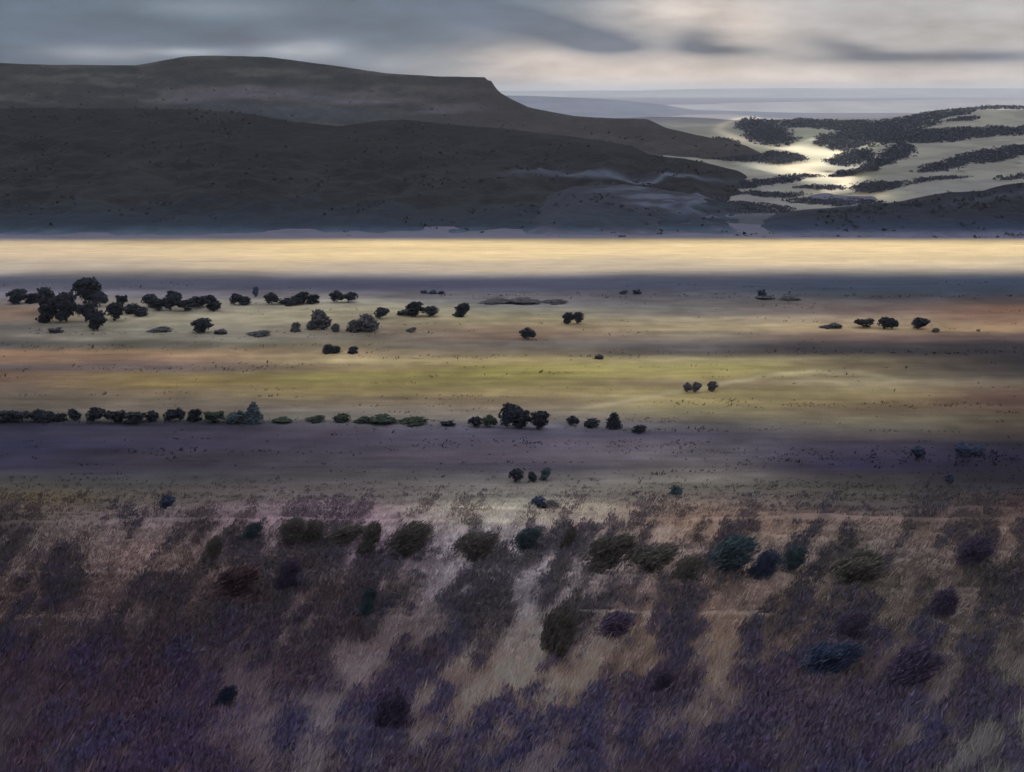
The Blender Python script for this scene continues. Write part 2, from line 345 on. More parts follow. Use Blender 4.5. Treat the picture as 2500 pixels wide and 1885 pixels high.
def c_toe(px, py, X, Y):
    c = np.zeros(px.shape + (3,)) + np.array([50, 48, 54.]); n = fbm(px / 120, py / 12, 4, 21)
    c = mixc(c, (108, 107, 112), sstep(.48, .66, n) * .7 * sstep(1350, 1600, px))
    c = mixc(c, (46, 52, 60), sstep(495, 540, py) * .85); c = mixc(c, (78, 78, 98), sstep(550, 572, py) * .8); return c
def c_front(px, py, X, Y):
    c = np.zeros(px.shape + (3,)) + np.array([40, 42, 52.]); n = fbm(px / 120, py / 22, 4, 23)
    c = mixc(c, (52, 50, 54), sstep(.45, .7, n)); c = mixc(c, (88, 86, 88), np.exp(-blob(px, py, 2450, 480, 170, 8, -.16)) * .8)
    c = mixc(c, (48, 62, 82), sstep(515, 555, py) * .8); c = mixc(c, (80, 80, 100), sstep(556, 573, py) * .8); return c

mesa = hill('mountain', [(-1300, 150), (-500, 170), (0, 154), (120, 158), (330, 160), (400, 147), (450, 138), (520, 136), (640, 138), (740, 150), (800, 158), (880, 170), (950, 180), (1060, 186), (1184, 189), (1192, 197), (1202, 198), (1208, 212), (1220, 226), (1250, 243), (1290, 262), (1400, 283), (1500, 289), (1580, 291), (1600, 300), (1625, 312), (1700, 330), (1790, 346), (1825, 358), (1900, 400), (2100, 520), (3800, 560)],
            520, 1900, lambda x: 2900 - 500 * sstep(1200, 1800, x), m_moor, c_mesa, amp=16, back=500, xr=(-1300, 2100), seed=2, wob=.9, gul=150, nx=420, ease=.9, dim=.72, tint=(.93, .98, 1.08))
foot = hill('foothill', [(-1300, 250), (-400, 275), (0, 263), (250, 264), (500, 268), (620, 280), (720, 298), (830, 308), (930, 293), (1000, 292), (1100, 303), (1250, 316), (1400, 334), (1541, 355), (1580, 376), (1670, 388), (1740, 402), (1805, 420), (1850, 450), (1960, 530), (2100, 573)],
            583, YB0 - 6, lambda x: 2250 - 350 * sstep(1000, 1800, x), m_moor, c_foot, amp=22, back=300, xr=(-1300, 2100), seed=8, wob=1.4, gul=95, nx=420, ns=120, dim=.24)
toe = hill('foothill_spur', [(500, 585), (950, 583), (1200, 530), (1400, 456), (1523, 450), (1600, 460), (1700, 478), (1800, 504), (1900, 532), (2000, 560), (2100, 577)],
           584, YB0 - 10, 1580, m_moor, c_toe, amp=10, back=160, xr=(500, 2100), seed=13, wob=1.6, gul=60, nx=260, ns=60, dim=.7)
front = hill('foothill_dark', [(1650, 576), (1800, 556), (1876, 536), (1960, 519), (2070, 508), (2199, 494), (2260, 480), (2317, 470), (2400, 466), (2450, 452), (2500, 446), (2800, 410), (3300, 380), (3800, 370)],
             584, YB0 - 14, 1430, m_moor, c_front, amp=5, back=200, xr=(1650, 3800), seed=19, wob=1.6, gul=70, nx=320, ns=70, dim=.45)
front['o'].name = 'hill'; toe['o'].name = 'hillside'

# the valley on the right: gently rising open grassland between woods
WOODS = [(1850, 305, 50, 13, 0), (1880, 330, 60, 22, .1), (1985, 303, 85, 10, 0), (2080, 308, 70, 12, 0), (2060, 338, 60, 17, -.15), (2120, 330, 90, 26, -.2), (2200, 304, 80, 16, -.12), (2300, 280, 105, 9, -.16), (2450, 264, 90, 5, -.05),
         (2330, 326, 190, 11, -.02), (2240, 341, 110, 9, 0), (2450, 318, 80, 8, -.05), (2080, 386, 52, 18, -.15), (2150, 398, 52, 15, -.3), (2195, 372, 34, 20, -.3), (2085, 421, 55, 5, -.13),
         (2320, 402, 70, 11, -.22), (2430, 378, 110, 14, -.14), (2142, 455, 58, 12, -.05), (2280, 440, 70, 5, -.12), (1720, 376, 70, 7, .06), (1820, 388, 90, 8, .06), (1920, 383, 50, 8, .1),
         (1780, 456, 80, 8, -.06), (1890, 443, 90, 7, -.15), (2000, 459, 55, 5, 0), (1885, 476, 75, 6, .02), (2043, 493, 105, 7, .02), (1820, 508, 110, 11, .06), (1720, 345, 80, 8, .08), (1700, 490, 90, 8, .05), (2350, 292, 40, 4, -.1), (2500, 430, 60, 5, -.15),
         (2700, 330, 160, 14, -.05), (2750, 400, 150, 14, -.1), (3000, 300, 200, 20, 0), (3200, 380, 200, 20, 0)]
GLOW_LINE = np.array([(1850, 286), (1800, 291), (1765, 303), (1752, 318), (1800, 338), (1880, 350), (1960, 368), (2050, 375), (2045, 392), (1985, 402), (1930, 410), (1990, 425), (2070, 440), (2060, 462), (2000, 478), (2080, 483), (2150, 478)], float)
def glow_dist(px, py):
    best = np.full(px.shape, 1e9)
    for p, q in zip(GLOW_LINE[:-1], GLOW_LINE[1:]):
        d = q - p; t = np.clip(((px - p[0]) * d[0] * .1 + (py - p[1]) * d[1]) / (d[0] ** 2 * .1 + d[1] ** 2), 0, 1)
        best = np.minimum(best, np.hypot((px - p[0] - t * d[0]) * .33, py - p[1] - t * d[1]))
    return best
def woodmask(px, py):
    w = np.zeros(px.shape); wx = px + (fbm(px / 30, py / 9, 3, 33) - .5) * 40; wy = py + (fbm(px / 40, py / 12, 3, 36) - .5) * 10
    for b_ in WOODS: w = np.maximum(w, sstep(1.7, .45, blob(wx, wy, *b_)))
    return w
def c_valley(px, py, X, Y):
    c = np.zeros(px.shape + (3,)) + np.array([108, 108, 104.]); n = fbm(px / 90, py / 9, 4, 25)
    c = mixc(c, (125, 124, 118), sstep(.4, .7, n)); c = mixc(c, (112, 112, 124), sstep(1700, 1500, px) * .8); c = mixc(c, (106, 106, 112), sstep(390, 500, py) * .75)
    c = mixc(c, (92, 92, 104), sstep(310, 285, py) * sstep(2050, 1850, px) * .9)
    d = glow_dist(px, py); c = mixc(c, (160, 158, 132), np.exp(-(d / 24) ** 2) * .6 * sstep(320, 350, py)); c = mixc(c, (186, 174, 154), np.exp(-(d / (4 + 5 * sstep(300, 360, py))) ** 2) * (.5 + .4 * sstep(310, 345, py)))  # winding sunlit glow of the valley floor, painted as pale grass
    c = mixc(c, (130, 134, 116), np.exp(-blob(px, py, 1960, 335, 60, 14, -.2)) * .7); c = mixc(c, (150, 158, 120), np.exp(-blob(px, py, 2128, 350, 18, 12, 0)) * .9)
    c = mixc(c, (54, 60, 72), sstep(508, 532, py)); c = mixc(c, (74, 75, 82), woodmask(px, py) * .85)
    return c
vx = np.linspace(1150, 3800, 520)
vcrest = np.interp(vx, [1150, 1500, 1700, 1780, 1830, 1860, 1990, 2140, 2199, 2317, 2434, 2500, 2800, 3800], [300, 290, 281, 278, 284, 289, 290, 291, 284, 268, 257, 259, 240, 225]) + (fbm(vx / 40, vx * 0, 3, 44) - .5) * 3
s = np.linspace(0, 1, 240)[:, None]
vpy = 576 + (vcrest - 576) * s; vpx = np.broadcast_to(vx, vpy.shape)
a, b, c = ray(vpx, vpy)
up_ = np.clip((572 - vpy) / 314, 0, 1)
zt = -2 + 62 * up_ ** 1.35 + (20 * up_ * sstep(1950, 2500, vpx)) - 10 * np.exp(-(glow_dist(vpx, vpy) / 24) ** 2) * sstep(.05, .3, up_) + (fbm(vpx / 110, vpy / 26, 3, 48) - .5) * 9 * sstep(0, .25, up_)
zt = np.minimum(zt, 104)
Yv = (zt - H) / (c / b); Yv = np.maximum.accumulate(Yv, axis=0) + s * 2
Xv = a / b * Yv; Zv = H + c / b * Yv
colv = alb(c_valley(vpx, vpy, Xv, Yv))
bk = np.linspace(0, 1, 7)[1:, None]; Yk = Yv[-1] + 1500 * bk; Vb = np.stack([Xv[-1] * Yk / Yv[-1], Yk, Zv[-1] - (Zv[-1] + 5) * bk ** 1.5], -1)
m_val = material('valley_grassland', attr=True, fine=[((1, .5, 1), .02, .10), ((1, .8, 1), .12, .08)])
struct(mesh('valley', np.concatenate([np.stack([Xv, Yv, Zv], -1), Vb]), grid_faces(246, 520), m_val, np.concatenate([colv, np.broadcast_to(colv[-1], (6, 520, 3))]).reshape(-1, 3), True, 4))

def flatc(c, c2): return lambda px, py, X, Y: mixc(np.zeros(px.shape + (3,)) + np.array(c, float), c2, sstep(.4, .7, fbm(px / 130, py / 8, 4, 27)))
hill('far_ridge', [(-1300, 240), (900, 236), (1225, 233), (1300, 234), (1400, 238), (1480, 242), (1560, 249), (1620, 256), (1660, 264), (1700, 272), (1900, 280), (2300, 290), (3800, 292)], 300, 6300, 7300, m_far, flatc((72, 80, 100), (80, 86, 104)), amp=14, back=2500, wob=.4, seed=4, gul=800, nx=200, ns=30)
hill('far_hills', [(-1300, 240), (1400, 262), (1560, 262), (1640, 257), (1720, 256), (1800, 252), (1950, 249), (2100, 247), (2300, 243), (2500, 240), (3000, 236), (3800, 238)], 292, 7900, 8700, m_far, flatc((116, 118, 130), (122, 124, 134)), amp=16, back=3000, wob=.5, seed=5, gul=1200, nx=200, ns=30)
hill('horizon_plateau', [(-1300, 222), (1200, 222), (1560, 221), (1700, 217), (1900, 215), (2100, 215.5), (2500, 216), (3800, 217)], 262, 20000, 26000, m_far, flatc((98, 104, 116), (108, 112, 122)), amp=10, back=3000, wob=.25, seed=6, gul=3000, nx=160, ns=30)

# ------------------------------------------------------------------ clouds: unseen deck added to shade the plain, cut open over stubble and valley
CLOUD_Z = 760.0
def shade_deck():
    off = CLOUD_Z / math.tan(R(SUN_EL)); ox, oy = off * math.sin(R(SUN_AZ)), off * math.cos(R(SUN_AZ))
    st = 26.0; xs = np.arange(-2700, 3300, st); yy = np.arange(-900, 5400, st)
    X, Y = np.meshgrid(xs, yy); GX, GY = X - ox, Y - oy      # the ground each bit of cloud shades
    w = (fbm(GX / 240, GY / 240, 4, 3) - .5)
    gap = sstep(YB1 + 14, YB1 + 20, GY + w * 60) * sstep(YB0 + 66, YB0 + 60, GY + w * 40)
    # a ragged break cut to let sun into the valley
    u = GX / np.maximum(GY, 1)
    px = 1250 + FPX * u * 1.0
    val = (blob(px, GY, 1980, 2560, 220, 820) + w * 2.5) < .26
    keep = (gap < .5) & ~val & (blob(GX, GY, 200, 2100, 3100, 3300) + w * .5 < 1)
    th = 40 + 110 * fbm(X / 300, Y / 300, 5, 17)
    top = CLOUD_Z + th; bot = CLOUD_Z - 30 * fbm(X / 120, Y / 120, 4, 22)
    nr, ncx = X.shape; idx = np.arange(nr * ncx).reshape(nr, ncx)
    kc = keep[:-1, :-1] & keep[1:, :-1] & keep[:-1, 1:] & keep[1:, 1:]
    a_, b_, c_, d_ = idx[:-1, :-1], idx[:-1, 1:], idx[1:, 1:], idx[1:, :-1]
    ft = np.stack([a_, b_, c_, d_], -1)[kc]; fb = np.stack([d_, c_, b_, a_], -1)[kc] + nr * ncx
    side = []
    P = np.pad(kc, 1)
    for (dr, dc, p, q) in ((-1, 0, a_, b_), (0, 1, b_, c_), (1, 0, c_, d_), (0, -1, d_, a_)):
        nb = P[1 + dr:1 + dr + kc.shape[0], 1 + dc:1 + dc + kc.shape[1]]; e = kc & ~nb
        side.append(np.stack([q[e], p[e], p[e] + nr * ncx, q[e] + nr * ncx], -1))
    V = np.concatenate([np.stack([X, Y, top], -1).reshape(-1, 3), np.stack([X, Y, bot], -1).reshape(-1, 3)])
    F = np.concatenate([ft, fb] + side)
    used = np.unique(F); mp = np.zeros(len(V), int); mp[used] = np.arange(len(used))
    m = bpy.data.materials.new('cloud'); m.use_nodes = True; t = m.node_tree; t.nodes.clear()
    tr = t.nodes.new('ShaderNodeBsdfTranslucent'); tr.inputs[0].default_value = (.93, .95, .98, 1)
    di = t.nodes.new('ShaderNodeBsdfDiffuse'); di.inputs[0].default_value = (.9, .9, .9, 1)
    mx = t.nodes.new('ShaderNodeMixShader'); mx.inputs[0].default_value = .22; t.links.new(tr.outputs[0], mx.inputs[1]); t.links.new(di.outputs[0], mx.inputs[2])
    o_ = t.nodes.new('ShaderNodeOutputMaterial'); t.links.new(mx.outputs[0], o_.inputs[0])
    return struct(mesh('shade_clouds', V[used], mp[F], m, None, True, 4))
shade_deck()

# ------------------------------------------------------------------ haze
def haze():
    x, y0, y1, z0, z1 = 45000, -1500, 44500, -12, 262
    V = [(sx * x, yy, zz) for zz in (z0, z1) for yy in (y0, y1) for sx in (-1, 1)]
    F = [(0, 2, 3, 1), (4, 5, 7, 6), (0, 1, 5, 4), (2, 6, 7, 3), (0, 4, 6, 2), (1, 3, 7, 5)]
    m = bpy.data.materials.new('haze'); m.use_nodes = True; t = m.node_tree; t.nodes.clear()
    v = t.nodes.new('ShaderNodeVolumePrincipled'); v.inputs['Color'].default_value = (.80, .87, .98, 1); v.inputs['Density'].default_value = 2.1e-5; v.inputs['Anisotropy'].default_value = .1
    o = t.nodes.new('ShaderNodeOutputMaterial'); t.links.new(v.outputs[0], o.inputs['Volume'])
    ob = mesh('haze', V, F, m, None, False, 4); ob['kind'] = 'stuff'; return ob
haze()

# ------------------------------------------------------------------ foliage building blocks
def leaves(P, Nn, size, r, sprig=False):
    """one small triangle-pair (bent leaf clump) per point"""
    n = len(P); t = r.normal(size=(n, 3)); t -= (t * Nn).sum(1, keepdims=True) * Nn * .7; t /= np.linalg.norm(t, axis=1, keepdims=True) + 1e-9
    b = np.cross(Nn, t); b /= np.linalg.norm(b, axis=1, keepdims=True) + 1e-9
    sz = size * r.uniform(.6, 1.4, (n, 1))
    if sprig:                                              # upright shoots, all bent a little by the same wind
        t = Nn * .45 + np.array([.45, 0, 1.0]) + r.normal(size=(n, 3)) * .25; t /= np.linalg.norm(t, axis=1, keepdims=True)
        b = np.cross(t, r.normal(size=(n, 3))); b /= np.linalg.norm(b, axis=1, keepdims=True) + 1e-9
        V = np.stack([P - t * sz * .7, P + b * sz * .26, P + t * sz * 1.1, P - b * sz * .26], 1); i = np.arange(n)[:, None] * 4
        return V.reshape(-1, 3), np.concatenate([i + np.array([0, 1, 2]), i + np.array([0, 2, 3])])
    V = np.stack([P - t * sz * .6, P + b * sz * .5 - Nn * sz * .1, P + t * sz * .7 + Nn * sz * .15, P - b * sz * .5 - Nn * sz * .1], 1)
    i = np.arange(n)[:, None] * 4
    F = np.concatenate([i + np.array([0, 1, 2]), i + np.array([0, 2, 3])])
    return V.reshape(-1, 3), F
def ico():
    t = (1 + 5 ** .5) / 2
    V = np.array([(-1, t, 0), (1, t, 0), (-1, -t, 0), (1, -t, 0), (0, -1, t), (0, 1, t), (0, -1, -t), (0, 1, -t), (t, 0, -1), (t, 0, 1), (-t, 0, -1), (-t, 0, 1)], float)
    V /= np.linalg.norm(V[0])
    F = np.array([(0, 11, 5), (0, 5, 1), (0, 1, 7), (0, 7, 10), (0, 10, 11), (1, 5, 9), (5, 11, 4), (11, 10, 2), (10, 7, 6), (7, 1, 8), (3, 9, 4), (3, 4, 2), (3, 2, 6), (3, 6, 8), (3, 8, 9), (4, 9, 5), (2, 4, 11), (6, 2, 10), (8, 6, 7), (9, 8, 1)])
    return V, F
IV, IF = ico()
def crown_geo(lobes, n, leaf, seed, lean=0.0, sprig=False):
    r = np.random.default_rng(seed); Vs, Fs, off = [], [], 0
    vol = np.array([l[3] * l[4] * l[5] for l in lobes]) ** .66; cnt = (n * vol / vol.sum()).astype(int)
    for (cx, cy, cz, rx, ry, rz), k in zip(lobes, cnt):
        c = IV * np.array([rx, ry, rz]) * (.5 if sprig else .74) * r.uniform(.85, 1.1, (12, 1)) + (cx, cy, cz); Vs.append(c); Fs.append(IF + off); off += 12
        d = r.normal(size=(k, 3)); d /= np.linalg.norm(d, axis=1, keepdims=True)
        rad = r.uniform(.45, 1.3 if sprig else 1.22, (k, 1)) ** (1.0 if n > 1000 else .7); P = d * rad * np.array([rx, ry, rz]) + (cx, cy, cz)
        Nn = d + r.normal(size=(k, 3)) * .45; Nn /= np.linalg.norm(Nn, axis=1, keepdims=True)
        v, f = leaves(P, Nn, leaf, r, sprig); Vs.append(v); Fs.append(f + off); off += len(v)
    V = np.concatenate(Vs); V[:, 2] = np.maximum(V[:, 2], 0.0); V[:, 0] += V[:, 2] * lean
    return V, np.concatenate(Fs)
def limb(p0, p1, r0, r1, n=6):
    p0, p1 = np.array(p0, float), np.array(p1, float); a = np.linspace(0, 2 * np.pi, n, endpoint=False)
    d = p1 - p0; d /= np.linalg.norm(d); u = np.cross(d, [0, 1, .1]); u /= np.linalg.norm(u); v = np.cross(d, u)
    ring = lambda p, r: p + r * (np.cos(a)[:, None] * u + np.sin(a)[:, None] * v)
    V = np.concatenate([ring(p0, r0), ring(p1, r1)]); i = np.arange(n); j = (i + 1) % n
    return V, np.concatenate([np.stack([i, j, j + n], -1), np.stack([i, j + n, i + n], -1)])
def join(parts):
    Vs, Fs, o = [], [], 0
    for v, f in parts: Vs.append(v); Fs.append(f + o); o += len(v)
    return np.concatenate(Vs), np.concatenate(Fs)
def lobes_for(kind, r):
    if kind == 'round': base = [(0, 0, .56, .36, .36, .34)]; k, sp, sz, z0, z1 = 10, .27, .20, .20, .84
    elif kind == 'tall': base = [(0, 0, .50, .32, .32, .36)]; k, sp, sz, z0, z1 = 11, .24, .21, .13, .88
    elif kind == 'broad': base = [(0, 0, .52, .38, .34, .26)]; k, sp, sz, z0, z1 = 13, .34, .19, .20, .80
    elif kind == 'bush': base = [(0, 0, .38, .40, .38, .36)]; k, sp, sz, z0, z1 = 11, .30, .22, .08, .80
    elif kind == 'low': base = [(0, 0, .32, .42, .30, .30)]; k, sp, sz, z0, z1 = 14, .40, .19, .03, .66
    elif kind == 'conifer': 
        return [(r.uniform(-.03, .03), r.uniform(-.03, .03), z, .42 * (1 - z) ** .7 + .06, .42 * (1 - z) ** .7 + .06, .13) for z in np.linspace(.12, .92, 8)]
    for i in range(k):
        an = r.uniform(0, 2 * math.pi); q = r.uniform(.5, 1); z = r.uniform(z0, z1); sh = math.sqrt(max(.15, 1 - ((z - (.5 if kind in ('round', 'tall', 'broad') else .2)) / (.5 if z < .5 or kind in ('round', 'tall', 'broad') else .8)) ** 2))
        base.append((math.cos(an) * sp * q * sh, math.sin(an) * sp * q * sh, z, sz * r.uniform(.7, 1.15), sz * r.uniform(.7, 1.15), sz * r.uniform(.6, .95)))
    return base
m_leafs = {
 'dark': material('foliage_dark', L3(48, 53, 64), rough=.9, rand=.25, fine=[((1, 1, 1), .6, .35)]),
 'slate': material('foliage_slate', L3(92, 92, 100), rough=.9, rand=.12, fine=[((1, 1, 1), .6, .25)]),
 'blue': material('foliage_blue', L3(74, 84, 110), rough=.9, rand=.2, fine=[((1, 1, 1), .8, .3)]),
 'teal': material('foliage_teal', L3(80, 96, 104), rough=.9, rand=.15, fine=[((1, 1, 1), .8, .3)]),
 'green': material('foliage_green', L3(62, 72, 64), rough=.9, rand=.15, fine=[((1, 1, 1), .8, .3)]),
 'olive': material('foliage_olive', L3(112, 108, 104), rough=.9, rand=.12, fine=[((1, 1, 1), 2, .3)]),
 'purple': material('foliage_purple', L3(102, 90, 114), rough=.9, rand=.15, fine=[((1, 1, 1), 2, .3)]),
 'maroon': material('foliage_maroon', L3(114, 92, 100), rough=.9, rand=.12, fine=[((1, 1, 1), 2, .3)]),
}
m_bark = material('bark', (.06, .05, .045), fine=[((1, 1, .2), 6, .3)])
PROTO = {}
def proto_mesh(kind, var, mat, big):
    key = (kind, var, mat, big)
    if key in PROTO: return PROTO[key]
    r = np.random.default_rng(hash((kind, var)) % 9973 if False else sum(map(ord, kind)) * 7 + var)
    lb = lobes_for(kind, r); V, F = crown_geo(lb, 5200 if big else 700, .05 if big else .10, var + 50, sprig=big, lean=(.32, .48, .28, .5)[var % 4] if big else (.0, .12, -.08, .2)[var % 4])
    zz = V[:, 2].max(); V[:, 2] /= zz; w = (np.percentile(V[:, 0], 98) - np.percentile(V[:, 0], 2)); V[:, :2] /= w
    cm = mesh('crown_source', V, F, m_leafs[mat], None, False); me = cm.data; bpy.data.objects.remove(cm)
    tr = [limb((0, 0, -.05), (0.01, 0, .30), .045, .03), limb((0.01, 0, .28), (.12, .05, .62), .026, .01), limb((0.01, 0, .24), (-.14, -.04, .58), .024, .01), limb((0, 0, .3), (0, .1, .7), .022, .008)]
    V2, F2 = join(tr); V2[:, 0] += V2[:, 2] * ((.32, .48, .28, .5)[var % 4] if big else 0) / w; tm = mesh('trunk_source', V2, F2, m_bark, None, True); me2 = tm.data; bpy.data.objects.remove(tm)
    me.name = 'crown'; me2.name = 'trunk'
    PROTO[key] = (me, me2); return PROTO[key]
def plant(name, x, base, w, top, kind, mat, label, cat, group=None, var=0, big=False, rz=None, crownname='crown', trunkname='trunk'):
    X, Y, Z = ground_at(x, base); cp, sp = math.cos(PITCH), math.sin(PITCH)
    d = Y * cp - (Z - H) * sp; h = (base - top) / FPX * d * 1.0; ww = w / FPX * d * (.88 if big else 1.1)
    root = bpy.data.objects.new(name, None); COL.objects.link(root); root.empty_display_size = .5
    root.location = (X, Y, Z - .12 * min(h, 3) * .3); root.rotation_euler = (0, 0, 0); root.scale = (ww, ww * .9, h * 1.03)
    me, me2 = proto_mesh(kind, var, mat, big)
    for nm, m in ((crownname, me), (trunkname, me2)):
        o = bpy.data.objects.new(nm, m); COL.objects.link(o); o.parent = root
    root['label'] = label; root['category'] = cat
    if group: root['group'] = group
    return root

